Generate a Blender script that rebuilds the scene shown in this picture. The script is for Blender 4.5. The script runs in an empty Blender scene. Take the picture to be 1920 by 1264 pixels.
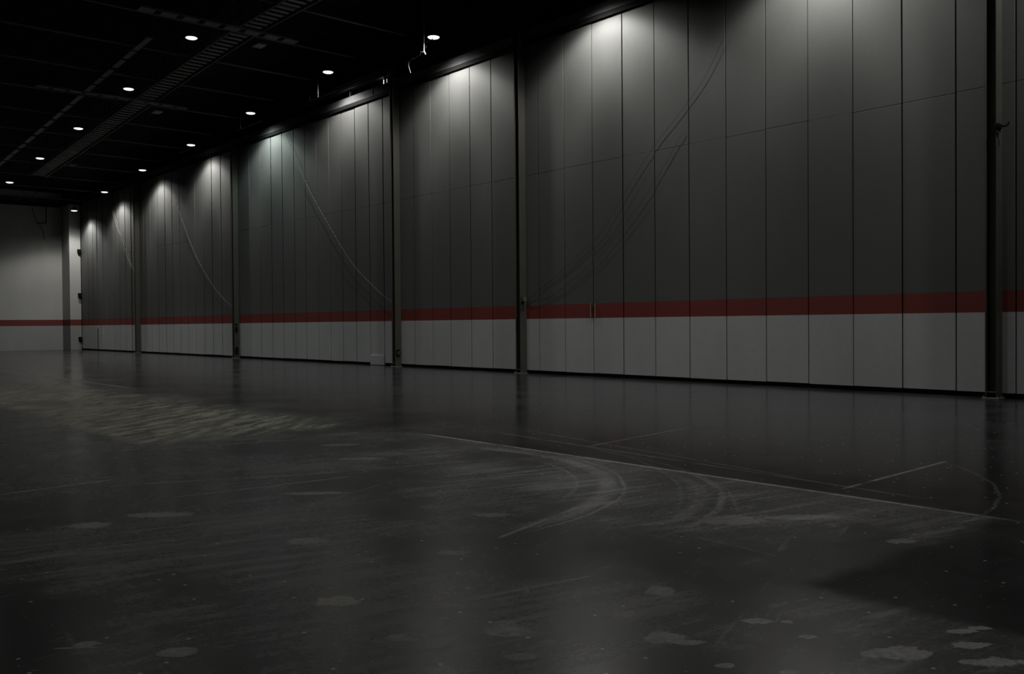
import bpy, bmesh, math, random
from mathutils import Vector, Matrix

C = bpy.context.scene.collection
scene = bpy.context.scene
random.seed(7)

# ------------------------------------------------------------------ camera
# The panelled wall runs along X at Y = D; the camera stands at the origin.
EYE = 1.6444
D = 20.374
yaw, pitch, roll = 0.71637, -0.01397, -0.00825
F0 = Vector((-math.cos(yaw), math.sin(yaw), 0)); R0 = Vector((math.sin(yaw), math.cos(yaw), 0)); Z = Vector((0, 0, 1))
FW = F0 * math.cos(pitch) + Z * math.sin(pitch)
UP = -F0 * math.sin(pitch) + Z * math.cos(pitch)
cr, sr = math.cos(roll), math.sin(roll)
rx = R0 * cr + UP * sr
ux = -R0 * sr + UP * cr
cam_data = bpy.data.cameras.new('camera')
cam_data.sensor_width = 36.0
cam_data.lens = 1700.0 / 1920.0 * 36.0
cam_data.clip_end = 500
cam_data.clip_start = 0.05
cam = bpy.data.objects.new('camera', cam_data)
C.objects.link(cam)
M = Matrix((rx, ux, -FW)).transposed().to_4x4()
M.translation = Vector((0, 0, EYE))
cam.matrix_world = M
scene.camera = cam

# ------------------------------------------------------------------ world, exposure
world = bpy.data.worlds.new('world')
scene.world = world
world.use_nodes = True
bg = world.node_tree.nodes['Background']
bg.inputs[0].default_value = (0.8, 0.9, 1.0, 1)
bg.inputs[1].default_value = 0.004
scene.view_settings.view_transform = 'Standard'
scene.view_settings.look = 'None'
scene.view_settings.exposure = 0.0
scene.view_settings.gamma = 1.0
scene.view_settings.use_curve_mapping = False

LAMP_W = 17.8            # watts of each wall-row lamp
LAMP_W_B = 1.2          # watts of each lamp of the second row
LAMP_W_C = 6.6            # watts of each lamp in the unseen row added over the middle of the hall


# ------------------------------------------------------------------ helpers
def bm_box(bm, x0, x1, y0, y1, z0, z1):
    v = [bm.verts.new((x, y, z)) for x in (x0, x1) for y in (y0, y1) for z in (z0, z1)]
    for f in ((0, 1, 3, 2), (4, 6, 7, 5), (0, 4, 5, 1), (2, 3, 7, 6), (0, 2, 6, 4), (1, 5, 7, 3)):
        bm.faces.new([v[i] for i in f])


def bm_cyl(bm, p, q, r0, r1=None, n=12, caps=True):
    r1 = r0 if r1 is None else r1
    p, q = Vector(p), Vector(q)
    d = (q - p).normalized()
    a = Vector((0, 0, 1)) if abs(d.z) < .9 else Vector((1, 0, 0))
    u = d.cross(a).normalized(); w = d.cross(u)
    r = []
    for c, rad in ((p, r0), (q, r1)):
        r.append([bm.verts.new(c + (u * math.cos(t) + w * math.sin(t)) * rad) for t in [2 * math.pi * i / n for i in range(n)]])
    for i in range(n):
        bm.faces.new((r[0][i], r[0][(i + 1) % n], r[1][(i + 1) % n], r[1][i]))
    if caps:
        bm.faces.new(r[0][::-1]); bm.faces.new(r[1])


def bm_path(bm, pts, r, n=6):
    for a, b in zip(pts, pts[1:]):
        bm_cyl(bm, a, b, r, n=n)


def bm_bar(bm, p, q, w, h):
    """box bar from p to q, w across (horizontal), h tall"""
    p, q = Vector(p), Vector(q)
    d = (q - p).normalized()
    s = d.cross(Vector((0, 0, 1))).normalized() if abs(d.z) < .99 else Vector((1, 0, 0))
    t = s.cross(d)
    vs = []
    for c in (p, q):
        for a, b in ((-1, -1), (1, -1), (1, 1), (-1, 1)):
            vs.append(bm.verts.new(c + s * a * w / 2 + t * b * h / 2))
    for f in ((3, 2, 1, 0), (4, 5, 6, 7), (0, 1, 5, 4), (1, 2, 6, 5), (2, 3, 7, 6), (3, 0, 4, 7)):
        bm.faces.new([vs[i] for i in f])


def smooth_path(pts, n=6):
    """Catmull-Rom through the points"""
    P = [Vector(p) for p in pts]
    P = [P[0] * 2 - P[1]] + P + [P[-1] * 2 - P[-2]]
    out = []
    for i in range(1, len(P) - 2):
        for k in range(n):
            t = k / n
            a, b, c, d = P[i - 1:i + 3]
            out.append(.5 * ((2 * b) + (c - a) * t + (2 * a - 5 * b + 4 * c - d) * t * t + (3 * b - a - 3 * c + d) * t ** 3))
    out.append(P[-2])
    return out


def obj(name, bm, mat, parent=None, loc=None, bevel=0, smooth=False):
    bmesh.ops.recalc_face_normals(bm, faces=bm.faces)
    me = bpy.data.meshes.new(name)
    bm.to_mesh(me); bm.free()
    me.materials.append(mat)
    if smooth:
        for p in me.polygons: p.use_smooth = True
    o = bpy.data.objects.new(name, me)
    C.objects.link(o)
    if parent: o.parent = parent
    if loc: o.location = loc
    if bevel:
        b = o.modifiers.new('bevel', 'BEVEL'); b.width = bevel; b.segments = 2; b.limit_method = 'ANGLE'
    return o


def thing(name, label, cat, loc=(0, 0, 0), group=None):
    o = bpy.data.objects.new(name, None)
    C.objects.link(o)
    o.location = loc
    o.empty_display_size = .1
    return tag(o, label, cat, group)


def tag(o, label, cat, group=None):
    o['label'] = label; o['category'] = cat
    if group: o['group'] = group
    return o


def struct(o):
    o['kind'] = 'structure'
    return o


# ------------------------------------------------------------------ node helpers
class NT:
    def __init__(s, name):
        s.m = bpy.data.materials.new(name); s.m.use_nodes = True
        s.t = s.m.node_tree; s.t.nodes.clear()
        s.out = s.t.nodes.new('ShaderNodeOutputMaterial')
        s.b = s.t.nodes.new('ShaderNodeBsdfPrincipled')
        s.t.links.new(s.b.outputs[0], s.out.inputs[0])
        g = s.t.nodes.new('ShaderNodeNewGeometry')
        s.P = g.outputs['Position']
        sp = s.t.nodes.new('ShaderNodeSeparateXYZ'); s.t.links.new(s.P, sp.inputs[0])
        s.x, s.y, s.z = sp.outputs

    def put(s, v, inp):
        if isinstance(v, bpy.types.NodeSocket): s.t.links.new(v, inp)
        else: inp.default_value = v

    def m_(s, op, a, b=0.0, c=0.0, clamp=False):
        n = s.t.nodes.new('ShaderNodeMath'); n.operation = op; n.use_clamp = clamp
        s.put(a, n.inputs[0]); s.put(b, n.inputs[1])
        if op in ('MULTIPLY_ADD', 'COMPARE', 'SMOOTH_MIN', 'SMOOTH_MAX', 'WRAP'): s.put(c, n.inputs[2])
        return n.outputs[0]

    def add(s, a, b): return s.m_('ADD', a, b)
    def sub(s, a, b): return s.m_('SUBTRACT', a, b)
    def mul(s, a, b): return s.m_('MULTIPLY', a, b)
    def mx(s, a, b): return s.m_('MAXIMUM', a, b)
    def mn(s, a, b): return s.m_('MINIMUM', a, b)

    def step(s, v, a, b):
        """0 below a, 1 above b (a may be > b)"""
        n = s.t.nodes.new('ShaderNodeMapRange'); n.interpolation_type = 'SMOOTHSTEP'
        s.put(v, n.inputs[0])
        if a < b: n.inputs[1].default_value, n.inputs[2].default_value, n.inputs[3].default_value, n.inputs[4].default_value = a, b, 0, 1
        else: n.inputs[1].default_value, n.inputs[2].default_value, n.inputs[3].default_value, n.inputs[4].default_value = b, a, 1, 0
        return n.outputs[0]

    def noise(s, scale=(1, 1, 1), det=4, rough=.5, rot=0.0, off=(0, 0, 0), dist=0.0):
        mp = s.t.nodes.new('ShaderNodeMapping')
        mp.vector_type = 'TEXTURE' if False else 'POINT'
        mp.inputs['Location'].default_value = off
        r1 = s.t.nodes.new('ShaderNodeMapping'); r1.inputs['Rotation'].default_value = (0, 0, rot)
        s.t.links.new(s.P, r1.inputs[0]); s.t.links.new(r1.outputs[0], mp.inputs[0])
        mp.inputs['Scale'].default_value = scale
        n = s.t.nodes.new('ShaderNodeTexNoise'); n.inputs['Scale'].default_value = 1
        n.inputs['Detail'].default_value = det; n.inputs['Roughness'].default_value = rough
        n.inputs['Distortion'].default_value = dist
        s.t.links.new(mp.outputs[0], n.inputs['Vector'])
        return n.outputs[0]

    def voro(s, scale=(1, 1, 1), rnd=1.0, rot=0):
        r1 = s.t.nodes.new('ShaderNodeMapping'); r1.inputs['Rotation'].default_value = (0, 0, rot)
        mp = s.t.nodes.new('ShaderNodeMapping'); mp.inputs['Scale'].default_value = scale
        s.t.links.new(s.P, r1.inputs[0]); s.t.links.new(r1.outputs[0], mp.inputs[0])
        n = s.t.nodes.new('ShaderNodeTexVoronoi'); n.inputs['Scale'].default_value = 1
        n.voronoi_dimensions = '2D'
        s.t.links.new(mp.outputs[0], n.inputs['Vector'])
        return n.outputs['Distance'], n.outputs['Color']

    def mix(s, f, a, b):
        n = s.t.nodes.new('ShaderNodeMix'); n.data_type = 'RGBA'
        s.put(f, n.inputs[0])
        for v, i in ((a, 6), (b, 7)):
            if isinstance(v, tuple): v = (*v[:3], 1)
            s.put(v, n.inputs[i])
        return n.outputs[2]

    def set(s, color=None, rough=None, metal=None, spec=None):
        if color is not None: s.put((*color, 1) if isinstance(color, tuple) else color, s.b.inputs['Base Color'])
        if rough is not None: s.put(rough, s.b.inputs['Roughness'])
        if metal is not None: s.put(metal, s.b.inputs['Metallic'])
        if spec is not None: s.put(spec, s.b.inputs['Specular IOR Level'])

    def bump(s, h, strength, dist):
        n = s.t.nodes.new('ShaderNodeBump'); n.inputs['Strength'].default_value = strength; n.inputs['Distance'].default_value = dist
        s.t.links.new(h, n.inputs['Height']); s.t.links.new(n.outputs[0], s.b.inputs['Normal'])


def simple(name, col, rough=.6, metal=0.0, var=.15, scale=6, spec=.4):
    n = NT(name)
    f = n.noise((scale,) * 3, 3)
    c0 = tuple(c * (1 - var) for c in col); c1 = tuple(c * (1 + var) for c in col)
    n.set(n.mix(f, c0, c1), rough, metal, spec)
    return n.m


# ------------------------------------------------------------------ materials
Z_RED0, Z_RED1 = 1.818, 2.273


def wall_mat(name, upper, lower, stripe, zlo=Z_RED0, zhi=Z_RED1, rough=.65, mottled=.12):
    n = NT(name)
    fine = n.noise((9, 9, 9), 5, .65)
    big = n.noise((.9, .9, .35), 3, .5)
    grain = n.noise((60, 60, 60), 2, .5)
    v = n.add(n.mul(n.sub(fine, .5), mottled * 1.4), n.mul(n.sub(big, .5), mottled * 2.0))
    v = n.add(n.add(v, n.mul(n.sub(grain, .5), .12)), 1.0)
    # small scuffs near the floor
    d, col = n.voro((1.7, 1.7, 1))
    sc = n.noise((3, 3, 14), 3, .6, off=(5, 1, 2))
    scuff = n.mul(n.step(sc, .70, .78), n.step(n.z, 2.6, .2))
    above = n.step(n.z, zhi - .006, zhi + .006)
    below = n.step(n.z, zlo + .006, zlo - .006)
    c = n.mix(above, stripe, upper)
    c = n.mix(below, c, lower)
    c = n.mix(n.mul(scuff, .45), c, (.05, .05, .05))
    vm = n.t.nodes.new('ShaderNodeVectorMath'); vm.operation = 'SCALE'
    n.t.links.new(c, vm.inputs[0]); n.t.links.new(v, vm.inputs['Scale'])
    n.set(vm.outputs[0], rough, 0, .35)
    n.bump(grain, .15, .004)
    return n.m


M_PANEL = wall_mat('panel_paint', (.100, .101, .098), (.48, .50, .495), (.185, .038, .032))
M_BACK = wall_mat('back_wall_paint', (.41, .41, .395), (.30, .31, .30), (.15, .035, .03), rough=.8, mottled=.1)
M_BLACK = simple('black_paint', (.012, .012, .012), .7)
M_SEAL = simple('black_rubber', (.006, .006, .006), .8, spec=.1)
M_DECK = simple('black_ceiling_paint', (.008, .008, .008), .8, spec=.1)
M_BEAM = simple('dark_beam_paint', (.06, .06, .061), .75, var=.4, scale=2, spec=.2)
M_HEADER = simple('grey_header_paint', (.075, .075, .078), .8, var=.35, scale=1.5, spec=.15)
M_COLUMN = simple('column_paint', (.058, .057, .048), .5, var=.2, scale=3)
M_COLUMN_SHADE = simple('column_recess_shade', (.035, .034, .03), .6, var=.2, scale=3)  # column paint darkened: the recess's shade put into the colour
M_PLATE = simple('bare_steel', (.22, .21, .19), .45, .4, var=.3, scale=8)
M_TRUSS = simple('roof_steel', (.13, .13, .13), .5, var=.3, scale=2)
M_SLAT = simple('galvanised_slat', (.34, .34, .33), .5, .1, var=.2, scale=3)
M_TRUSS_DARK = simple('dark_conduit', (.03, .03, .028), .8, spec=.1)
M_TRAY = simple('galvanised_tray', (.17, .17, .16), .5, .2, var=.4, scale=2)
M_CABLE_W = simple('pale_cable', (.21, .21, .19), .7, spec=.1)
M_CABLE_D = simple('dark_cable', (.012, .012, .011), .6)
M_WHITE = simple('white_enamel', (.7, .7, .68), .4)
M_GREEN = simple('dull_green_plastic', (.10, .13, .06), .5)
M_HOUSING = simple('lamp_housing', (.05, .05, .05), .5)
M_DUCT = simple('conduit_steel', (.10, .10, .085), .7, 0, spec=.2)
M_HANDLE = simple('pale_metal_edge', (.36, .27, .22), .4, .3)


def emit_mat(name, col, s):
    m = bpy.data.materials.new(name); m.use_nodes = True
    t = m.node_tree; t.nodes.clear()
    o = t.nodes.new('ShaderNodeOutputMaterial'); e = t.nodes.new('ShaderNodeEmission')
    e.inputs[0].default_value = (*col, 1); e.inputs[1].default_value = s
    t.links.new(e.outputs[0], o.inputs[0])
    return m


def floor_mat():
    n = NT('polished_concrete')
    x, y = n.x, n.y
    edge = n.noise((1.3, 1.3, 1), 5, .65)
    edge2 = n.noise((.35, .35, 1), 4, .6, off=(3, 8, 0))
    e = n.mul(n.sub(edge, .5), .5)
    streak1 = n.noise((9, .7, 1), 6, .7, rot=.18)          # long streaks along Y
    streak2 = n.noise((16, 1.1, 1), 5, .75, rot=-.35, off=(4, 2, 0))
    streak3 = n.noise((.5, 9, 1), 6, .7, rot=.1, off=(9, 2, 0))
    cloud = n.noise((.5, .5, 1), 6, .62, off=(2, 5, 1))
    fine = n.noise((24, 24, 1), 7, .75)
    grain = n.noise((110, 110, 1), 3, .7)
    # ---- worn (dusty) slab in front of the long joint, dark sealed slab behind it
    left_of = n.step(n.add(x, n.mul(e, .5)), -2.9, -3.15)
    crisp = n.step(n.add(y, n.mul(e, .12)), 8.05, 7.9)
    faded = n.step(n.add(y, n.mul(n.sub(edge2, .5), 5)), 10.0, 5.2)
    side_w = n.step(n.add(x, n.mul(n.sub(edge2, .5), 4)), -13.0, -9.8)
    front_of = n.add(n.mul(crisp, side_w), n.mul(n.mul(faded, .8), n.sub(1.0, side_w)))
    cut = n.step(n.add(y, n.mul(n.sub(edge2, .5), 1.2)), 5.2, 4.9)
    worn = n.mul(front_of, n.mx(left_of, cut))
    base = n.mix(n.step(cloud, .3, .7), (.0125, .0131, .0144), (.029, .0300, .0318))
    veil = n.mul(n.mul(worn, n.add(.22, n.mul(n.mul(n.step(x, -13, -9), n.step(y, 3.2, 6.5)), .78))), n.add(.06, n.mul(n.step(n.add(n.mul(cloud, .5), n.mul(fine, .5)), .38, .62), .22)))
    dust_amt = n.mul(n.step(cloud, .40, .60), n.step(n.add(n.mul(streak1, .6), n.mul(fine, .4)), .46, .64))
    dust_amt = n.add(n.mul(dust_amt, .65), n.mul(n.step(streak2, .56, .74), .35))
    dust_amt = n.add(dust_amt, n.mul(n.step(streak3, .55, .75), .2))
    dust_amt = n.mul(dust_amt, n.add(n.mul(worn, .85), .12))
    c = n.mix(veil, base, (.085, .087, .088))
    c = n.mix(n.m_('MINIMUM', dust_amt, 1.0), c, (.14, .142, .138))
    # fine scratches and rubbed streaks, denser where people and trucks pass
    def scratches(sx, sy, rot, off, lo, hi):
        return n.step(n.noise((sx, sy, 1), 3, .6, rot=rot, off=off, dist=.15), lo, hi)
    sc = n.mx(n.mx(scratches(55, 1.6, .12, (0, 0, 0), .66, .74), scratches(70, 2.2, -.5, (3, 3, 0), .68, .76)),
              n.mx(scratches(1.8, 60, .3, (7, 1, 0), .68, .77), scratches(38, 1.0, 1.0, (2, 9, 0), .67, .74)))
    sc = n.mul(sc, n.add(.15, n.mul(n.step(edge2, .40, .62), .55)))
    c = n.mix(n.mul(sc, n.add(.25, n.mul(worn, .75))), c, (.19, .19, .18))
    c = n.mix(n.mul(n.mul(n.step(n.noise((5, 5, 1), 8, .75, off=(2, 2, 5)), .54, .66), n.step(cloud, .40, .60)), n.mul(worn, .5)), c, (.135, .137, .135))
    masks = []
    # strip of dust along the joint
    strip = n.mul(n.mul(n.step(y, 6.9, 7.95), n.step(y, 8.08, 7.98)), n.mul(n.step(x, -11.5, -9.5), n.step(x, -2.8, -3.3)))
    strip = n.mul(strip, n.step(n.add(n.mul(fine, .5), n.mul(cloud, .5)), .38, .62))
    c = n.mix(n.mul(strip, .5), c, (.11, .11, .105))
    # yellowish worn rectangle in the distance
    rect = n.mul(n.mul(n.step(n.add(x, e), -31, -27), n.step(n.add(x, e), -12.6, -13.6)), n.mul(n.step(n.add(y, e), 4.2, 4.6), n.step(n.add(y, n.mul(n.sub(edge2, .5), 2.0)), 8.3, 6.9)))
    ystr = n.noise((.9, 4.5, 1), 7, .78, rot=.85, off=(3, 4, 0))
    rect2 = n.mul(rect, n.add(.14, n.mul(n.mul(n.step(ystr, .44, .60), n.step(edge2, .32, .50)), .86)))
    c = n.mix(n.mul(rect2, .9), c, (.27, .262, .18))
    # tyre arcs
    def arc(cx, cy, r, w, x0, y0, amt):
        dx = n.sub(x, cx); dy = n.sub(y, cy)
        rr = n.m_('SQRT', n.add(n.mul(dx, dx), n.mul(dy, dy)))
        rr = n.add(rr, n.mul(e, .3))
        m = n.step(n.m_('ABSOLUTE', n.sub(rr, r)), w, w * .2)
        m = n.mul(m, n.mul(n.step(x, x0 - .4, x0 + .6), n.step(y, y0 - .5, y0 + .8)))
        return n.mul(n.mul(m, n.step(n.add(n.mul(fine, .6), n.mul(edge, .4)), .36, .60)), amt)
    for a in ((-8.5, 4.7, 3.02, .14, -9.5, 4.8, .42), (-8.5, 4.7, 3.18, .03, -9.5, 4.8, .45), (-8.5, 4.7, 2.7, .03, -8.0, 6.0, .3), (-7.6, 5.2, 3.1, .05, -6.4, 5.6, .38), (-7.6, 5.2, 2.9, .12, -6.4, 5.6, .22),
              (-7.1, 7.6, 3.95, .03, -5.0, 7.4, .35), (-8.2, 4.2, 4.3, .03, -8.0, 6.5, .25), (-9.5, 3.6, 5.2, .03, -9.0, 6.5, .25)):
        masks.append(arc(*a))
    # joints between slabs and dragged lines
    def line(x0, y0, x1, y1, w, amt, brk=.42):
        L = math.hypot(x1 - x0, y1 - y0); ux_, uy_ = (x1 - x0) / L, (y1 - y0) / L
        dx = n.sub(x, x0); dy = n.sub(y, y0)
        t = n.add(n.mul(dx, ux_), n.mul(dy, uy_))
        s_ = n.add(n.sub(n.mul(dx, uy_), n.mul(dy, ux_)), n.mul(e, w * .9))
        m = n.mul(n.step(n.m_('ABSOLUTE', s_), w, w * .3), n.mul(n.step(t, 0, .1 * L), n.step(t, L, L * .9)))
        return n.mul(n.mul(m, n.step(edge, brk - .12, brk + .1)), amt)
    for l in ((-11.5, 7.97, -2.6, 7.97, .045, .8), (-41, 8.1, -24.5, 8.35, .12, .5, .2), (-4.58, 8.2, -4.66, 10.9, .035, .75),
              (-8.47, 8.6, -8.95, 11.6, .03, .5, .3), (-11, 8.9, -3.6, 8.35, .03, .4), (-10.5, 9.4, -5.0, 8.5, .025, .35),
              (-10.08, 1.9, -10.22, 3.2, .04, .7), (-9.76, 3.2, -8.9, 5.3, .03, .5), (-8.75, 3.1, -8.6, 5.2, .03, .6),
              (-4.3, 3.0, -4.1, 4.3, .016, .5, .3), (-3.6, 2.8, -3.4, 3.8, .012, .4), (-5.3, 4.4, -5.75, 5.8, .025, .5),
              (-5.05, 1.25, -4.9, 1.45, .012, .9, .1), (-4.1, 2.5, -3.9, 2.6, .01, .6), (-7.2, 3.5, -8.0, 5.2, .012, .35, .3),
              (-7.3, 1.5, -6.6, 4.2, .014, .35), (-12.8, 2.8, -11.9, 6.4, .03, .4), (-14, 2.6, -12.6, 5.8, .03, .35)):
        masks.append(line(*l))
    # pale patches of dried compound
    def patch(px, py, rx_, ry_, amt, ang=0.9):
        ca, sa = math.cos(ang), math.sin(ang)
        dx = n.sub(x, px); dy = n.sub(y, py)
        a = n.mul(n.add(n.mul(dx, ca), n.mul(dy, sa)), 1 / rx_)
        b = n.mul(n.sub(n.mul(dy, ca), n.mul(dx, sa)), 1 / ry_)
        r = n.m_('SQRT', n.add(n.mul(a, a), n.mul(b, b)))
        r = n.add(r, n.mul(n.sub(edgef, .5), 2.2))
        return n.mul(n.step(r, 1.0, .85), amt)
    edgef = n.noise((11, 11, 1), 7, .72, off=(1, 1, 0))
    # long radius runs across the view, so these look like the flat blots of the photograph
    for pt in ((-4.76, 2.75, .15, .10, 1.5), (-3.67, 3.14, .15, .09, .65), (-3.78, 3.22, .07, .05, .6), (-3.05, 3.69, .12, .085, .7), (-2.92, 3.72, .10, .04, .6),
               (-3.46, 3.82, .09, .07, .6), (-5.0, 1.4, .07, .05, .7), (-4.57, 1.71, .10, .07, .55), (-3.95, 2.71, .12, .07, .5),
               (-8.02, 2.87, .30, .12, .5), (-8.01, 2.27, .18, .12, .5), (-6.25, 3.34, .17, .12, .5), (-2.87, 4.27, .085, .05, .95),
               (-2.75, 4.38, .03, .028, .95), (-2.11, 4.38, .15, .10, .95), (-2.2, 4.26, .06, .05, .9), (-1.93, 4.74, .12, .05, .8),
               (-2.05, 4.92, .09, .035, .8), (-1.75, 4.6, .13, .06, .8), (-1.84, 4.5, .05, .03, .9), (-2.55, 4.25, .05, .03, .8), (-2.0, 5.05, .07, .03, .8),
               (-3.59, 4.32, .10, .10, .45), (-4.16, 6.82, .35, .10, .3), (-7.99, 4.37, .32, .08, .55), (-9.66, 5.94, .3, .10, .35),
               (-6.0, 5.0, .16, .08, .3), (-3.19, 6.62, .12, .07, .35), (-4.49, 6.31, .3, .2, .3), (-11.0, 6.4, .3, .12, .25), (-5.2, 3.95, .12, .07, .4), (-3.4, 3.2, .05, .035, .5),
               (-3.35, 2.95, .10, .05, .45), (-2.6, 3.6, .05, .03, .6), (-2.35, 3.75, .05, .03, .6)):
        masks.append(patch(*pt))
    m = masks[0]
    for k in masks[1:]: m = n.mx(m, k)
    blotch = n.mul(m, n.add(.28, n.mul(n.step(n.add(n.add(n.mul(fine, .45), n.mul(edgef, .35)), n.mul(grain, .2)), .42, .56), .85)))
    c = n.mix(n.m_('MINIMUM', blotch, 1.0), c, (.27, .265, .24))
    # scattered specks and chips
    d1, c1 = n.voro((3.2, 3.2, 1))
    sp1 = n.t.nodes.new('ShaderNodeSeparateColor'); n.t.links.new(c1, sp1.inputs[0])
    sp = n.mul(n.step(d1, .045, .025), n.step(sp1.outputs[0], .62, .66))
    d2, c2 = n.voro((9, 9, 1))
    sp2 = n.t.nodes.new('ShaderNodeSeparateColor'); n.t.links.new(c2, sp2.inputs[0])
    spb = n.mul(n.mul(n.step(d2, .06, .035), n.step(sp2.outputs[0], .8, .82)), .6)
    c = n.mix(n.mul(n.mx(sp, spb), .9), c, (.50, .48, .42))
    # dark oil rings
    ring = n.mul(n.step(n.m_('SQRT', n.add(n.m_('POWER', n.mul(n.sub(x, -3.04), 1 / .13), 2), n.m_('POWER', n.mul(n.sub(y, 5.5), 1 / .17), 2))), 1.1, .8), .7)
    c = n.mix(ring, c, (.006, .006, .006))
    rough = n.add(n.add(n.add(.17, n.mul(worn, .09)), n.mul(dust_amt, .22)), n.mul(n.sub(cloud, .5), .16))
    rough = n.add(rough, n.add(n.mul(rect2, .15), n.mul(m, .25)))
    n.set(c, rough, 0, .42)
    n.bump(n.add(n.mul(grain, .12), n.mul(cloud, 2.0)), .10, .005)
    return n.m


M_FLOOR = floor_mat()

# ------------------------------------------------------------------ structure
X_NEAR, X_BACK, X_PIER = 8.0, -74.6, -72.6
bm = bmesh.new(); bm_box(bm, X_BACK - .3, 20, -14, D + .6, -.3, 0)
struct(obj('floor', bm, M_FLOOR))


def z_cat(x):      # height of roof steel above the hall, falling towards the back wall
    pts = ((-76, 10.3), (-72, 10.5), (-64, 10.92), (-54, 11.45), (-43.5, 12.05), (-36.5, 12.45), (-32, 12.63), (-26, 12.6), (20, 12.4))
    for (a, za), (b, zb) in zip(pts, pts[1:]):
        if x <= b: return za + (zb - za) * (max(x, a) - a) / (b - a)
    return pts[-1][1]


bm = bmesh.new()
xs = [X_BACK - .3, -72, -64, -54, -43.5, -36.5, -32, -26, 20]
rows = []
for xx in xs:
    zz = z_cat(xx) + 1.5
    rows.append([bm.verts.new((xx, yy, zz + dz)) for yy, dz in ((-14, 0), (D + .9, 0), (D + .9, .3), (-14, .3))])
for a, b in zip(rows, rows[1:]):
    for i in range(4):
        bm.faces.new((a[i], a[(i + 1) % 4], b[(i + 1) % 4], b[i]))
struct(obj('ceiling', bm, M_DECK))

# side wall: black backing, bulkhead above, and the run of hung panels in front of it
bm = bmesh.new()
bm_box(bm, X_BACK, 20, D + .10, D + .35, 0, 11.0)
bm_box(bm, X_BACK, 20, D + .55, D + .8, 10.9, 14.3)
side = struct(obj('wall_right', bm, M_SEAL))
Z_TOP, Z_BOT, Z_SEAM = 10.945, .108, 6.62

def rng(a, b, step=1.22):
    n_ = round((b - a) / step); return [a + (b - a) * i / n_ for i in range(n_ + 1)]

bays = [
    [-72.60, -70.92, -69.70, -68.76, -67.44] + rng(-67.44, -61.50)[1:] + [-60.62],
    [-60.05, -59.17] + [-57.90, -56.68, -55.45, -54.3, -53.14, -51.99, -50.8, -49.6, -48.43, -47.22, -45.95, -45.3],
    [-45.3, -43.74, -42.52, -41.3, -40.13, -38.95, -37.85, -36.76, -35.68, -34.6, -33.48, -32.39, -31.31, -30.35],
    [-30.35, -29.14, -28.0, -26.84, -25.62, -24.42, -22.88],
    [-22.88, -22.01, -20.8, -19.56, -18.31, -17.07, -15.84, -14.61, -13.38, -12.17, -10.98, -9.79, -8.59, -7.75],
    [-7.75, -7.37] + [-7.37 + 1.22 * i for i in range(1, 12)],
]
wide = {-18.31: .042, -15.84: .036, -67.44: .16, -61.50: .17, -70.92: .13, -12.17: .026, -10.98: .024}
for bay in bays:
    jw = .085 if bay[0] < -59 else .06 if bay[0] < -45 else .036 if bay[0] < -30 else .03
    for a, b in zip(bay, bay[1:]):
        ga = wide.get(round(a, 2), jw) / 2; gb = wide.get(round(b, 2), jw) / 2
        off = random.choice((0, 0, .006, -.005, .01))
        zb = Z_BOT + random.uniform(-.006, .006)
        bm = bmesh.new()
        y0 = D + off
        if abs(a + 32.39) < .02: zb = .02
        # lower and upper leaf with the horizontal splice between them
        sj = .006 if random.random() < .4 else .011
        e = random.uniform(-.012, .012)
        bm_box(bm, a + ga, b - gb, y0, D + .09, zb, Z_SEAM + e - sj / 2)
        bm_box(bm, a + ga, b - gb, y0 + random.uniform(0, .004), D + .09, Z_SEAM + e + sj / 2, Z_TOP)
        obj('wall_panel', bm, M_PANEL, side, bevel=.004)
        if abs(a + 32.39) < .02:
            bm = bmesh.new(); bm_box(bm, a + ga, b - gb, D - .035, D, .02, .42)
            obj('kick_plate', bm, M_WHITE if False else M_PANEL, side, bevel=.006)
# bottom sweep seal in shadow and dark slot at the far end
bm = bmesh.new(); bm_box(bm, X_BACK, 20, D + .04, D + .10, 0.0, .12)
obj('floor_seal', bm, M_SEAL, side)
bm = bmesh.new(); bm_box(bm, -68.80, -68.74, D - .012, D + .02, .10, 1.6)
obj('edge_gap_strip', bm, M_SEAL, side)

# track above the panels
def track(x0, x1, zl):
    t = thing('panel_track', 'x', 'track', (0, 0, 0), 'panel tracks along the top of the side wall')
    bm = bmesh.new(); bm_box(bm, x0, x1, D - .07, D + .12, Z_TOP - .005, Z_TOP + .15); obj('seal', bm, M_SEAL, t)
    bm = bmesh.new(); bm_box(bm, x0, x1, D - .06, D - .03, Z_TOP + .15, Z_TOP + .18); obj('track_rail', bm, M_BEAM, t, bevel=.006)
    bm = bmesh.new(); bm_box(bm, x0, x1, D - .03, D + .3, Z_TOP + .17, zl); obj('header_plate', bm, M_HEADER, t)
    xx = x0 + 2.1
    while xx < x1 - .5:
        bm = bmesh.new(); bm_box(bm, xx, xx + .03, D - .055, D - .03, Z_TOP + .18, zl); obj('stiffener', bm, M_BEAM, t); xx += 3.66
    return t

COLS = [-60.0, -45.17, -30.21, -22.75, -7.75, 7.35]
spans = [(-72.6, COLS[0] - .13, 'between the far corner and the first column out from it'),
         (COLS[0] + .13, COLS[1] - .13, 'between the two farthest columns'),
         (COLS[1] + .13, COLS[2] - .13, 'above the bay crossed by the long pale cable'),
         (COLS[2] + .13, COLS[3] - .13, 'above the short bay between two close columns'),
         (COLS[3] + .13, COLS[4] - .13, 'above the widest, nearest full bay'),
         (COLS[4] + .13, COLS[5] - .13, 'past the column at the right edge')]
for a, b, l in spans:
    t = track(a, b, 11.42)
    t['label'] = 'black panel track ' + l

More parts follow.
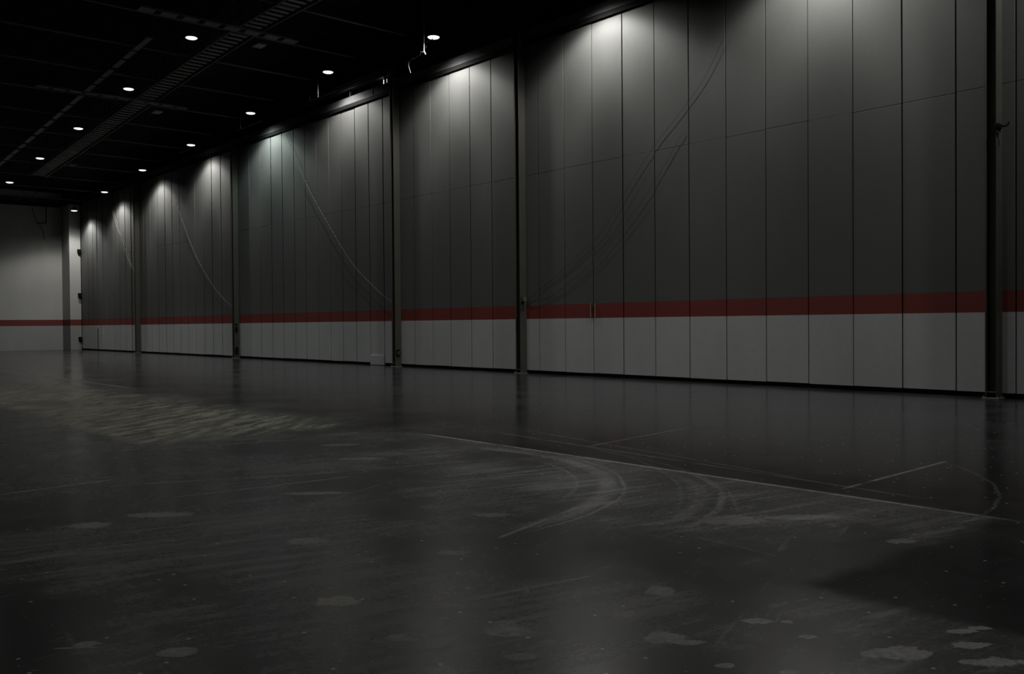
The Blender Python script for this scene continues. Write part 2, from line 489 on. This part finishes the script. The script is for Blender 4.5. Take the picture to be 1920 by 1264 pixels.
# second, higher beam over the bay left of the tall thin column
t = thing('header_beam', 'dark steel beam above the panel track left of the third farthest column', 'beam')
bm = bmesh.new()
bm_box(bm, -37.6, -30.4, D - .12, D + .10, 11.95, 12.0); bm_box(bm, -37.6, -30.4, D - .02, D + .02, 11.75, 11.95)
bm_box(bm, -37.6, -30.4, D - .12, D + .10, 11.70, 11.75)
obj('beam', bm, M_BEAM, t)
for xx in (-36.9, -33.9, -31.2):
    bm = bmesh.new(); bm_box(bm, xx, xx + .08, D + .02, D + .10, 11.42, 11.70); obj('post', bm, M_BEAM, t)

# back wall with projecting pier in the corner
bm = bmesh.new(); bm_box(bm, X_BACK - .3, X_BACK, -14, D + .5, 0, 13)
back = struct(obj('wall_back', bm, M_BACK))
bm = bmesh.new(); bm_box(bm, X_BACK, X_PIER, 19.57, D - .02, 0, 10.86)
obj('pier', bm, M_BACK, back, bevel=.01)
t = thing('wall_beam', 'dark steel beam across the top of the pale back wall', 'beam')
bm = bmesh.new(); bm_box(bm, X_BACK, X_BACK + .25, -14, 19.57, 11.10, 11.33); obj('upper_flange', bm, M_BEAM, t)
bm = bmesh.new(); bm_box(bm, X_BACK, X_BACK + .12, -14, 19.57, 10.95, 11.10); obj('web', bm, M_BLACK, t)
bm = bmesh.new(); bm_box(bm, X_BACK, X_BACK + .25, -14, 19.57, 10.90, 10.95); obj('lower_flange', bm, M_BEAM, t)
bm = bmesh.new(); bm_box(bm, X_BACK, X_BACK + .30, -14, 19.57, 10.78, 10.90); obj('seal', bm, M_SEAL, t)
bm = bmesh.new(); bm_box(bm, X_BACK + .30, X_BACK + .34, 18.1, 18.6, 11.0, 11.3); obj('splice_plate', bm, M_BEAM, t)
bm = bmesh.new(); bm_box(bm, X_BACK, -72.3, 19.55, D, 10.86, 14); obj('closure_panel', bm, M_BLACK, back)

# ------------------------------------------------------------------ columns
def column(xc, label, ztop=11.45):
    t = thing('steel_column', label, 'column', (xc, D, 0), 'steel columns standing against the panel wall')
    w, d0, d1 = .24, -.30, -.015
    for s in (-1, 1):
        bm = bmesh.new(); x0 = s * w / 2
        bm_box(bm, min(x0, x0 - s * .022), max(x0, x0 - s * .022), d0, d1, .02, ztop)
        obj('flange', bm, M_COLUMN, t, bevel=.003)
    bm = bmesh.new(); bm_box(bm, -w / 2 + .022, w / 2 - .022, -.17, -.155, .02, ztop); obj('web', bm, M_COLUMN_SHADE, t)
    bm = bmesh.new(); bm_box(bm, -w / 2 + .022, w / 2 - .022, -.29, -.16, .13, .145); obj('stiffener', bm, M_PLATE, t)
    bm = bmesh.new(); bm_box(bm, -.17, .17, -.36, -.01, 0, .02); obj('base_plate', bm, M_PLATE, t, bevel=.003)
    for bx in (-.145, .145):
        for by in (-.32, -.08):
            bm = bmesh.new(); bm_cyl(bm, (bx, by, .02), (bx, by, .045), .013, n=6); bm_cyl(bm, (bx, by, .045), (bx, by, .065), .007, n=8); obj('bolt', bm, M_PLATE, t)
    return t

lab = ['steel column farthest away, nearest the pale back wall', 'second farthest steel column, right of the two farthest wall bays',
       'third farthest steel column, left of the short six-panel bay', 'steel column with a small green box at red stripe height',
       'nearest steel column, by the right edge with a black clamp on it', 'steel column beyond the right edge of the picture']
cols = [column(x, l) for x, l in zip(COLS[:5], lab)]

# small fittings on the columns
t = thing('junction_box', 'small dull green box on the column just above the red stripe', 'box', (-22.59, D - .2, 2.47))
bm = bmesh.new(); bm_box(bm, -.04, .10, -.06, .06, -.06, .07); obj('box', bm, M_GREEN, t, bevel=.008)
bm = bmesh.new(); bm_box(bm, -.04, -.01, -.065, .06, -.09, .09); obj('bracket', bm, M_BLACK, t)
bm = bmesh.new(); bm_path(bm, [(-.025, -.11, -.1), (-.03, -.11, -.45)], .022, 8); obj('conduit', bm, M_BLACK, t)
t = thing('column_clamp', 'black clamp with a short arm on the nearest column', 'clamp', (-7.63, D - .2, 5.70))
bm = bmesh.new(); bm_box(bm, -.05, .04, -.11, .10, -.05, .05); obj('clamp_body', bm, M_SEAL, t, bevel=.01)
bm = bmesh.new(); bm_path(bm, [(.03, -.05, .02), (.12, -.05, -.03), (.19, -.05, -.02), (.22, -.05, .05)], .018, 8); obj('arm', bm, M_SEAL, t)
bm = bmesh.new(); bm_cyl(bm, (-.02, -.08, -.10), (.02, -.08, -.18), .028, n=10); obj('knob', bm, M_SEAL, t)
t = thing('outlet_box', 'small dark switch box low on the second farthest column', 'box', (-45.04, D - .2, 1.50))
bm = bmesh.new(); bm_box(bm, 0, .05, -.06, .06, -.12, .12); obj('box', bm, M_SEAL, t, bevel=.005)
bm = bmesh.new(); bm_box(bm, .0, .04, -.05, .05, .22, .30); obj('cover', bm, M_SEAL, t)
t = thing('outlet_box', 'small dark socket box near the foot of the third farthest column', 'box', (-30.08, D - .19, .55))
bm = bmesh.new(); bm_box(bm, 0, .04, -.08, .08, -.13, .13); obj('box', bm, M_SEAL, t, bevel=.005)
bm = bmesh.new(); bm_box(bm, .04, .05, -.05, .05, -.07, .07); obj('cover', bm, M_COLUMN, t)
t = thing('outlet_box', 'dark box at the very foot of the second farthest column', 'box', (-45.04, D - .19, .42))
bm = bmesh.new(); bm_box(bm, 0, .05, -.07, .07, -.2, .16); obj('box', bm, M_SEAL, t, bevel=.005)

# black blocks on the edge of the corner pier
for zz, l in ((7.40, 'black latch block highest on the edge of the corner pier'), (4.12, 'black latch block halfway up the edge of the corner pier'),
              (.84, 'black latch block lowest on the corner pier, under the red stripe')):
    t = thing('latch_block', l, 'latch', (X_PIER, D - .16, zz), 'latch blocks on the corner pier')
    bm = bmesh.new(); bm_box(bm, 0, .22, -.10, .12, -.13, .13); obj('block', bm, M_SEAL, t, bevel=.02)
    bm = bmesh.new(); bm_box(bm, .02, .16, .02, .13, -.26, -.12); obj('tongue', bm, M_SEAL, t)

# door pull on the red stripe
t = thing('door_pull', 'slim pale metal pull astride a panel joint on the red stripe', 'handle', (-19.56, D, 2.05))
for s in (-1, 1):
    bm = bmesh.new(); bm_box(bm, s * .09 - .011, s * .09 + .011, -.03, .0, -.22, .22); obj('edge_strip', bm, M_HANDLE, t, bevel=.003)
bm = bmesh.new(); bm_box(bm, -.08, .08, -.012, .0, .10, .20); obj('cap', bm, M_HOUSING, t)

# ------------------------------------------------------------------ cables down the wall
def cable(name, label, pts, r, mat, cat='cable', group=None):
    bm = bmesh.new(); bm_path(bm, smooth_path(pts), r, 6)
    o = obj(name, bm, mat, smooth=True)
    return tag(o, label, cat, group)


def wp(d, pts): return [(x, D - d, z) for x, z in pts]


cable('hanging_cable', 'long pale cable sagging down to the third farthest column', wp(.08, ((-39.75, 11.2), (-39.6, 10.95), (-38.9, 9.9), (-38.2, 9.0), (-37.44, 8.01), (-36.5, 7.0), (-35.45, 5.98), (-34.35, 4.91), (-33.35, 4.08), (-32.25, 3.41), (-31.3, 2.88), (-30.5, 2.50), (-30.32, 2.44))), .007, M_CABLE_W)
cable('hanging_cable', 'pale cable sagging down to the second farthest column', wp(.08, ((-54.75, 11.2), (-54.6, 10.9), (-54.0, 9.86), (-52.3, 7.67), (-51.2, 6.38), (-50.1, 5.34), (-48.65, 4.2), (-47.2, 3.33), (-45.6, 2.6), (-45.28, 2.5))), .009, M_CABLE_W)
cable('hanging_cable', 'left strand of the pale cable pair in the farthest bay', wp(.10, ((-65.7, 11.2), (-65.6, 10.9), (-65.15, 10.04), (-64.6, 9.24), (-63.9, 8.4), (-63.1, 7.66), (-62.1, 6.5), (-61.2, 5.6), (-60.1, 4.9))), .011, M_CABLE_W)
cable('hanging_cable', 'right strand of the pale cable pair in the farthest bay', wp(.10, ((-65.4, 11.2), (-65.3, 10.9), (-64.7, 9.88), (-64.2, 9.09), (-63.5, 8.24), (-62.5, 7.39), (-61.7, 6.4), (-61.1, 5.7), (-60.1, 5.0))), .009, M_CABLE_W)
cable('hanging_cable', 'upper dark cable slanting down to the column with the green box', wp(.03, ((-14.6, 9.3), (-15.3, 8.3), (-16.2, 7.47), (-16.9, 6.9), (-17.7, 6.1), (-18.4, 5.3), (-19.1, 4.5), (-20.2, 3.8), (-20.8, 3.43), (-22.0, 2.75), (-22.55, 2.5))), .0035, M_CABLE_D)
cable('hanging_cable', 'lower dark cable slanting down to the column with the green box', wp(.03, ((-16.0, 7.0), (-17.1, 5.67), (-18.3, 4.53), (-19.3, 3.72), (-20.4, 3.06), (-21.6, 2.5), (-22.5, 2.42))), .0035, M_CABLE_D)

# ------------------------------------------------------------------ lamps
M_LENS = emit_mat('lamp_lens_glow', (1.0, .99, .95), 2.0)
M_LENS_G = emit_mat('lamp_lens_glow_green', (.88, 1.0, .95), 2.0)


# how the lamp optic throws its light: wide, with a cut-off well below the horizontal
ANG = (0, 10, 20, 26, 32, 38, 43, 48, 53, 57, 61, 65, 68, 71, 75, 90)
CDL = (400, 480, 720, 800, 770, 700, 660, 630, 520, 370, 165, 65, 35, 14, 0, 0)
IES = bpy.data.texts.new('lamp_photometry')
IES.write('IESNA:LM-63-2002\nTILT=NONE\n1 1000 1 %d 1 1 2 0 0 0\n1 1 100\n%s\n0\n%s\n' % (
    len(ANG), ' '.join(map(str, ANG)), ' '.join(map(str, CDL))))


def lamp(x, d, z, label, group, watts, color=(1.0, .985, .945), arm=True, lens=None, drop=None):
    t = thing('high_bay_lamp', label, 'lamp', (x, D - d, z), group)
    bm = bmesh.new()
    n_ = 24
    # reflector shell with a turned rim, driver can on top
    prof = [(.213, .0), (.222, .008), (.222, .03), (.19, .07), (.11, .12), (.085, .13), (.085, .24), (.04, .26)]
    rings = [[bm.verts.new((r * math.cos(2 * math.pi * i / n_), r * math.sin(2 * math.pi * i / n_), zz)) for i in range(n_)] for r, zz in prof]
    for a, b in zip(rings, rings[1:]):
        for i in range(n_): bm.faces.new((a[i], a[(i + 1) % n_], b[(i + 1) % n_], b[i]))
    bm.faces.new(rings[-1])
    obj('housing', bm, M_HOUSING, t, smooth=True)
    bm = bmesh.new()
    prof = [(.212, .005), (.205, -.01), (.175, -.027), (.125, -.04), (.06, -.048)]
    rings = [[bm.verts.new((r * math.cos(2 * math.pi * i / n_), r * math.sin(2 * math.pi * i / n_), zz)) for i in range(n_)] for r, zz in prof]
    for a, b in zip(rings, rings[1:]):
        for i in range(n_): bm.faces.new((a[i], a[(i + 1) % n_], b[(i + 1) % n_], b[i]))
    bm.faces.new(rings[-1]); bm.faces.new(rings[0][::-1])
    obj('lens', bm, lens or M_LENS, t, smooth=True)
    bm = bmesh.new(); bm_path(bm, [(0, 0, .26), (0, 0, .34)], .012, 8)
    top = z_cat(x) + 1.5 - z
    bm_cyl(bm, (0, 0, .34), (0, 0, top), .006, n=6)
    obj('suspension_cable', bm, M_CABLE_D, t)
    ld = bpy.data.lights.new('lamp_light', 'POINT'); ld.shadow_soft_size = .12
    ld.energy = watts; ld.color = color
    ld.use_nodes = True
    lt = ld.node_tree; em = next(n for n in lt.nodes if n.type == 'EMISSION')
    ies = lt.nodes.new('ShaderNodeTexIES'); ies.mode = 'INTERNAL'; ies.ies = IES
    lt.links.new(ies.outputs[0], em.inputs['Strength'])
    lo = bpy.data.objects.new('lamp_light', ld); C.objects.link(lo); lo.parent = t; lo.location = (0, 0, -.22)
    return t


GA = 'lamps in the row beside the panel wall'
GB = 'lamps in the row out in the hall, left of the catwalk'
rowA = [(-26.26, 11.90, 'nearest visible lamp of the wall row, held on a pole with trailing wires'),
        (-33.72, 12.26, 'second visible lamp of the row along the panel wall'),
        (-41.10, 11.88, 'third visible wall row lamp, washing the panels faintly green'),
        (-48.46, 11.49, 'fourth visible lamp of the row along the panel wall'),
        (-56.00, 11.14, 'fifth visible lamp of the row, over the second farthest wall bay'),
        (-63.21, 10.65, 'second farthest lamp of the row along the panel wall'),
        (-70.14, 10.11, 'farthest lamp of the wall row, in front of the back wall pier')]
for i, (x, z, l) in enumerate(rowA):
    g = i == 2
    lamp(x, 1.1, z, l, GA, LAMP_W * (1.0, .9, .85, .85, .8, .8, .8)[i], (.87, 1.0, .94) if g else (1.0, .985, .945), lens=M_LENS_G if g else None)
for x, z, l in ((-18.92, 11.75, 'lamp over the widest wall bay, above the top of the picture'), (-11.6, 11.6, 'lamp over the nearest bay, above the top edge'),
                (-4.3, 11.8, 'unseen lamp added past the nearest column, beyond the top right corner')):  # this last one is added to light the panels past the column
    lamp(x, 1.1, z, l, GA, LAMP_W)
rowB = [(-33.70, 12.52, 'largest, nearest lamp left of the catwalk'), (-40.72, 12.01, 'second lamp left of the catwalk, beside the cable tray crossing'),
        (-48.11, 11.54, 'middle lamp of the five left of the catwalk'), (-55.35, 11.10, 'second farthest lamp left of the catwalk'),
        (-62.46, 10.64, 'farthest lamp left of the catwalk, at the left edge')]
for x, z, l in rowB: lamp(x, 6.9, z, l, GB, LAMP_W_B)
for x, l in ((-69.6, 'unseen lamp of the catwalk row just outside the left edge'), (-26.3, 'unseen lamp of the catwalk row above the top edge, nearest the seen ones'),
             (-18.9, 'middle one of the three unseen catwalk row lamps above the top edge'), (-11.6, 'unseen catwalk row lamp above the top edge, second from the camera end'),
             (-4.3, 'unseen catwalk row lamp nearest the camera, above the top edge')):
    lamp(x, 6.9, z_cat(x) - .1, l, GB, LAMP_W_B)  # unseen rest of the row, added for light on wall and floor
GC = 'added lamps in the unseen row over the middle of the hall'  # whole row is unseen, added to light the lower wall
for i, x in enumerate((-62.6, -55.4, -48.1, -41.5, -26.3, -18.9, -11.6)):
    lamp(x, 12.7, z_cat(x) - .1, 'added lamp %s in the unseen row over the middle of the hall' % ('at the back end', 'second from the back', 'third from the back', 'fourth from the back', 'third from the front', 'second from the front', 'at the front end')[i], GC, LAMP_W_C)

# rails with droppers that the wall-row lamps are wired from
for x0, x1, xd, z, zt, l in ((-35.3, -31.0, -34.4, 11.30, 12.35, 'thin rail below the second visible wall row lamp'),
                            (-42.7, -39.6, -42.0, 11.27, 11.90, 'thin rail below the third visible wall row lamp'),
                            (-49.9, -48.3, -49.6, 11.25, 11.6, 'short thin rail below the fourth visible wall row lamp')):
    t = thing('conduit_rail', l, 'rail', (0, 0, 0), 'thin conduit rails under the wall row lamps')
    bm = bmesh.new(); bm_bar(bm, (x0, D - 1.2, z), (x1, D - 1.2, z), .03, .035); obj('rail', bm, M_DUCT, t)
    bm = bmesh.new(); bm_cyl(bm, (xd, D - 1.2, z), (xd, D - 1.2, zt), .014, n=8); obj('dropper', bm, M_TRUSS_DARK, t)
    bm = bmesh.new(); bm_cyl(bm, (xd, D - 1.2, zt), (xd, D - 1.2, z_cat(xd) + 1.5), .008, n=6); bm_cyl(bm, (x0 + .2, D - 1.2, z), (x0 + .2, D - 1.2, z_cat(x0) + 1.5), .006, n=6)
    obj('support_wire', bm, M_CABLE_D, t)

# pole and wires of the nearest lamp
t = thing('lamp_pole', 'vertical conduit pole beside the nearest wall row lamp', 'pole')
Yp = D - 1.5
bm = bmesh.new(); bm_cyl(bm, (-26.30, Yp, 11.9), (-26.30, Yp, z_cat(-26.3) + 1.5), .022, n=8); obj('upper_tube', bm, M_TRUSS, t)
bm = bmesh.new(); bm_path(bm, [(-26.30, Yp, 11.90), (-26.32, Yp, 11.36), (-26.22, Yp, 11.20)], .028, 8); obj('lower_tube', bm, M_SLAT, t)
bm = bmesh.new(); bm_path(bm, [(-26.30, Yp, 11.62), (-26.12, D - 1.2, 11.80)], .014, 6); obj('arm', bm, M_DUCT, t)
bm = bmesh.new(); bm_path(bm, smooth_path([(-26.14, D - 1.22, 11.78), (-26.05, Yp, 11.62), (-26.22, Yp, 11.38), (-26.30, Yp, 11.22)]), .009, 6); obj('lamp_lead', bm, M_CABLE_D, t)
bm = bmesh.new()
bm_path(bm, smooth_path([(-26.24, Yp, 11.24), (-26.45, Yp, 11.34), (-26.55, Yp, 11.27), (-26.72, Yp, 11.26), (-26.88, Yp, 11.20), (-27.02, Yp, 11.24), (-27.16, Yp, 11.20), (-27.42, Yp, 11.20)]), .022, 6)
bm_path(bm, smooth_path([(-27.16, Yp, 11.22), (-27.26, Yp, 11.10), (-27.22, Yp, 10.95), (-27.13, Yp, 10.74)]), .014, 6)
obj('wire_bundle', bm, M_DUCT, t)

# small box with an emissive face, tucked behind the high beam
t = thing('bright_box', 'small bright box half hidden behind the beam by the third farthest column', 'lamp', (-31.35, D + .18, 11.60))
bm = bmesh.new(); bm_box(bm, -.14, .14, .0, .10, -.10, .10); obj('housing', bm, M_WHITE, t, bevel=.01)
bm = bmesh.new(); bm_box(bm, -.12, .12, -.012, 0, -.085, .085); obj('lens', bm, emit_mat('bright_box_face', (1, .98, .94), 2.2), t)

# ------------------------------------------------------------------ catwalk and roof steel
def run(x0, x1, step=2.0):
    n_ = max(1, int((x1 - x0) / step)); return [x0 + (x1 - x0) * i / n_ for i in range(n_ + 1)]

Yr, Yl = D - 5.1, D - 6.0
t = thing('catwalk', 'long slatted roof catwalk running away above the hall', 'catwalk')
xs_ = run(-61.5, -14, 1.5)
for yy, nm in ((Yr, 'side_rail'), (Yl, 'side_rail')):
    bm = bmesh.new()
    for a, b in zip(xs_, xs_[1:]): bm_bar(bm, (a, yy, z_cat(a)), (b, yy, z_cat(b)), .05, .12)
    obj(nm, bm, M_TRUSS, t)
bm = bmesh.new(); x = -61.2
while x < -14:
    bm_box(bm, x, x + .16, Yl + .12, Yr - .12, z_cat(x) - .01, z_cat(x) + .02); x += .42
obj('slatted_deck', bm, M_SLAT, t)
for yy in (Yr + .02, Yl - .02):
    bm = bmesh.new()
    for a, b in zip(xs_, xs_[1:]): bm_bar(bm, (a, yy, z_cat(a) + 1.0), (b, yy, z_cat(b) + 1.0), .04, .04)
    x = -61.0
    while x < -14: bm_bar(bm, (x, yy, z_cat(x)), (x, yy, z_cat(x) + 1.5), .04, .04); x += 3.7
    obj('guard_rail', bm, M_BLACK, t)

# cable trays: plates with dark gaps
def tray_cross(x, y0, y1, w, gap, label, z=None):
    z = z_cat(x) + .05 if z is None else z
    t = thing('cable_tray', label, 'cable tray')
    bm = bmesh.new(); y = y0
    while y < y1:
        bm_box(bm, x - w / 2, x + w / 2, y, y + gap * .7, z, z + .02); y += gap
    obj('tray_plate', bm, M_TRAY, t)
    for s in (-1, 1):
        bm = bmesh.new(); bm_bar(bm, (x + s * w / 2, y0, z + .03), (x + s * w / 2, y1, z + .03), .03, .07); obj('side_rail', bm, M_TRUSS, t)
    for yy in (y0 + .5, (y0 + y1) / 2, y1 - .5):
        bm = bmesh.new(); bm_cyl(bm, (x, yy, z + .02), (x, yy, z_cat(x) + 1.5), .01, n=6); obj('hanger_rod', bm, M_BLACK, t)

tray_cross(-30.95, 10.6, 16.1, .45, .75, 'wide cable tray crossing under the catwalk near the top edge', z=12.25)
tray_cross(-41.9, 10.1, 16.4, .28, .66, 'narrow cable tray crossing under the catwalk beside the second lamp', z=11.82)
t = thing('cable_tray', 'long broken-looking cable tray left of the lamps, parallel to the catwalk', 'cable tray')
bm = bmesh.new(); x = -62.0
while x < -36.5:
    L = random.uniform(.9, 1.7)
    bm_bar(bm, (x, D - 8.0, z_cat(x) + .08), (x + L, D - 8.0, z_cat(x + L) + .08), .22, .02)
    x += L + random.uniform(.15, .45)
obj('tray_plate', bm, M_TRAY, t)
for s in (-1, 1):
    bm = bmesh.new(); xs2 = run(-62, -36.5, 2)
    for a, b in zip(xs2, xs2[1:]): bm_bar(bm, (a, D - 8.0 + s * .12, z_cat(a) + .11), (b, D - 8.0 + s * .12, z_cat(b) + .11), .02, .06)
    obj('side_rail', bm, M_BLACK, t)

# purlins across the hall, seen as faint lines
GP = 'roof purlins crossing the hall'
ORD = ('nearest', 'second', 'third', 'fourth', 'fifth', 'sixth', 'seventh', 'eighth', 'ninth', 'tenth', 'eleventh', 'farthest')
pk = 0
px = -29.3
while px > -72:
    t = thing('roof_purlin', '%s thin dark roof purlin from the camera, crossing above the catwalk' % ORD[pk], 'beam', (0, 0, 0), GP); pk += 1
    z = z_cat(px) + .28
    bm = bmesh.new(); bm_bar(bm, (px, 3, z), (px, D - .2, z), .07, .05); obj('lower_chord', bm, M_TRUSS, t)
    bm = bmesh.new(); bm_bar(bm, (px, 3, z + .8), (px, D + .5, z + .8), .07, .05); obj('upper_chord', bm, M_BLACK, t)
    bm = bmesh.new(); yy = 3.2
    up = True
    while yy < D - 1.4:
        a, b = (z, z + .8) if up else (z + .8, z)
        bm_bar(bm, (px, yy, a), (px, yy + 1.1, b), .03, .03); yy += 1.1; up = not up
    obj('lattice', bm, M_BLACK, t)
    px -= 3.72

# unlit floodlights under the roof steel
for x, z, l in ((-34.05, 12.90, 'unlit flat floodlight hanging right of the catwalk near the top'), (-45.4, 12.30, 'unlit flat floodlight hanging right of the catwalk, middle distance'),
                (-59.8, 11.66, 'unlit flat floodlight hanging right of the catwalk, farthest')):
    t = thing('floodlight', l, 'floodlight', (x, D - 4.0, z), 'unlit floodlights under the roof')
    bm = bmesh.new(); bm_box(bm, -.28, .28, -.2, .2, -.05, .03); obj('housing', bm, M_SLAT, t, bevel=.02)
    bm = bmesh.new(); bm_path(bm, [(-.1, 0, .03), (-.25, 0, .32), (-.25, 0, z_cat(x) + 1.5 - z)], .015, 6); obj('bracket', bm, M_DUCT, t)

# square hanger frame dropped from the beam of the back wall
t = thing('hanger_frame', 'thin black hanger frame below the beam of the pale back wall', 'frame', (-74.2, 0, 0))
bm = bmesh.new(); bm_path(bm, [(0, 18.42, 10.9), (0, 18.42, 9.52), (0, 17.80, 9.48)], .035, 6); obj('frame', bm, M_SEAL, t)
bm = bmesh.new(); bm_path(bm, smooth_path([(0, 17.45, 10.85), (0, 17.55, 10.2), (0, 17.8, 9.5)]), .02, 6); bm_path(bm, smooth_path([(0, 17.9, 9.45), (0, 18.2, 8.9), (0, 18.25, 8.3)]), .02, 6)
obj('loose_wire', bm, M_CABLE_D, t)
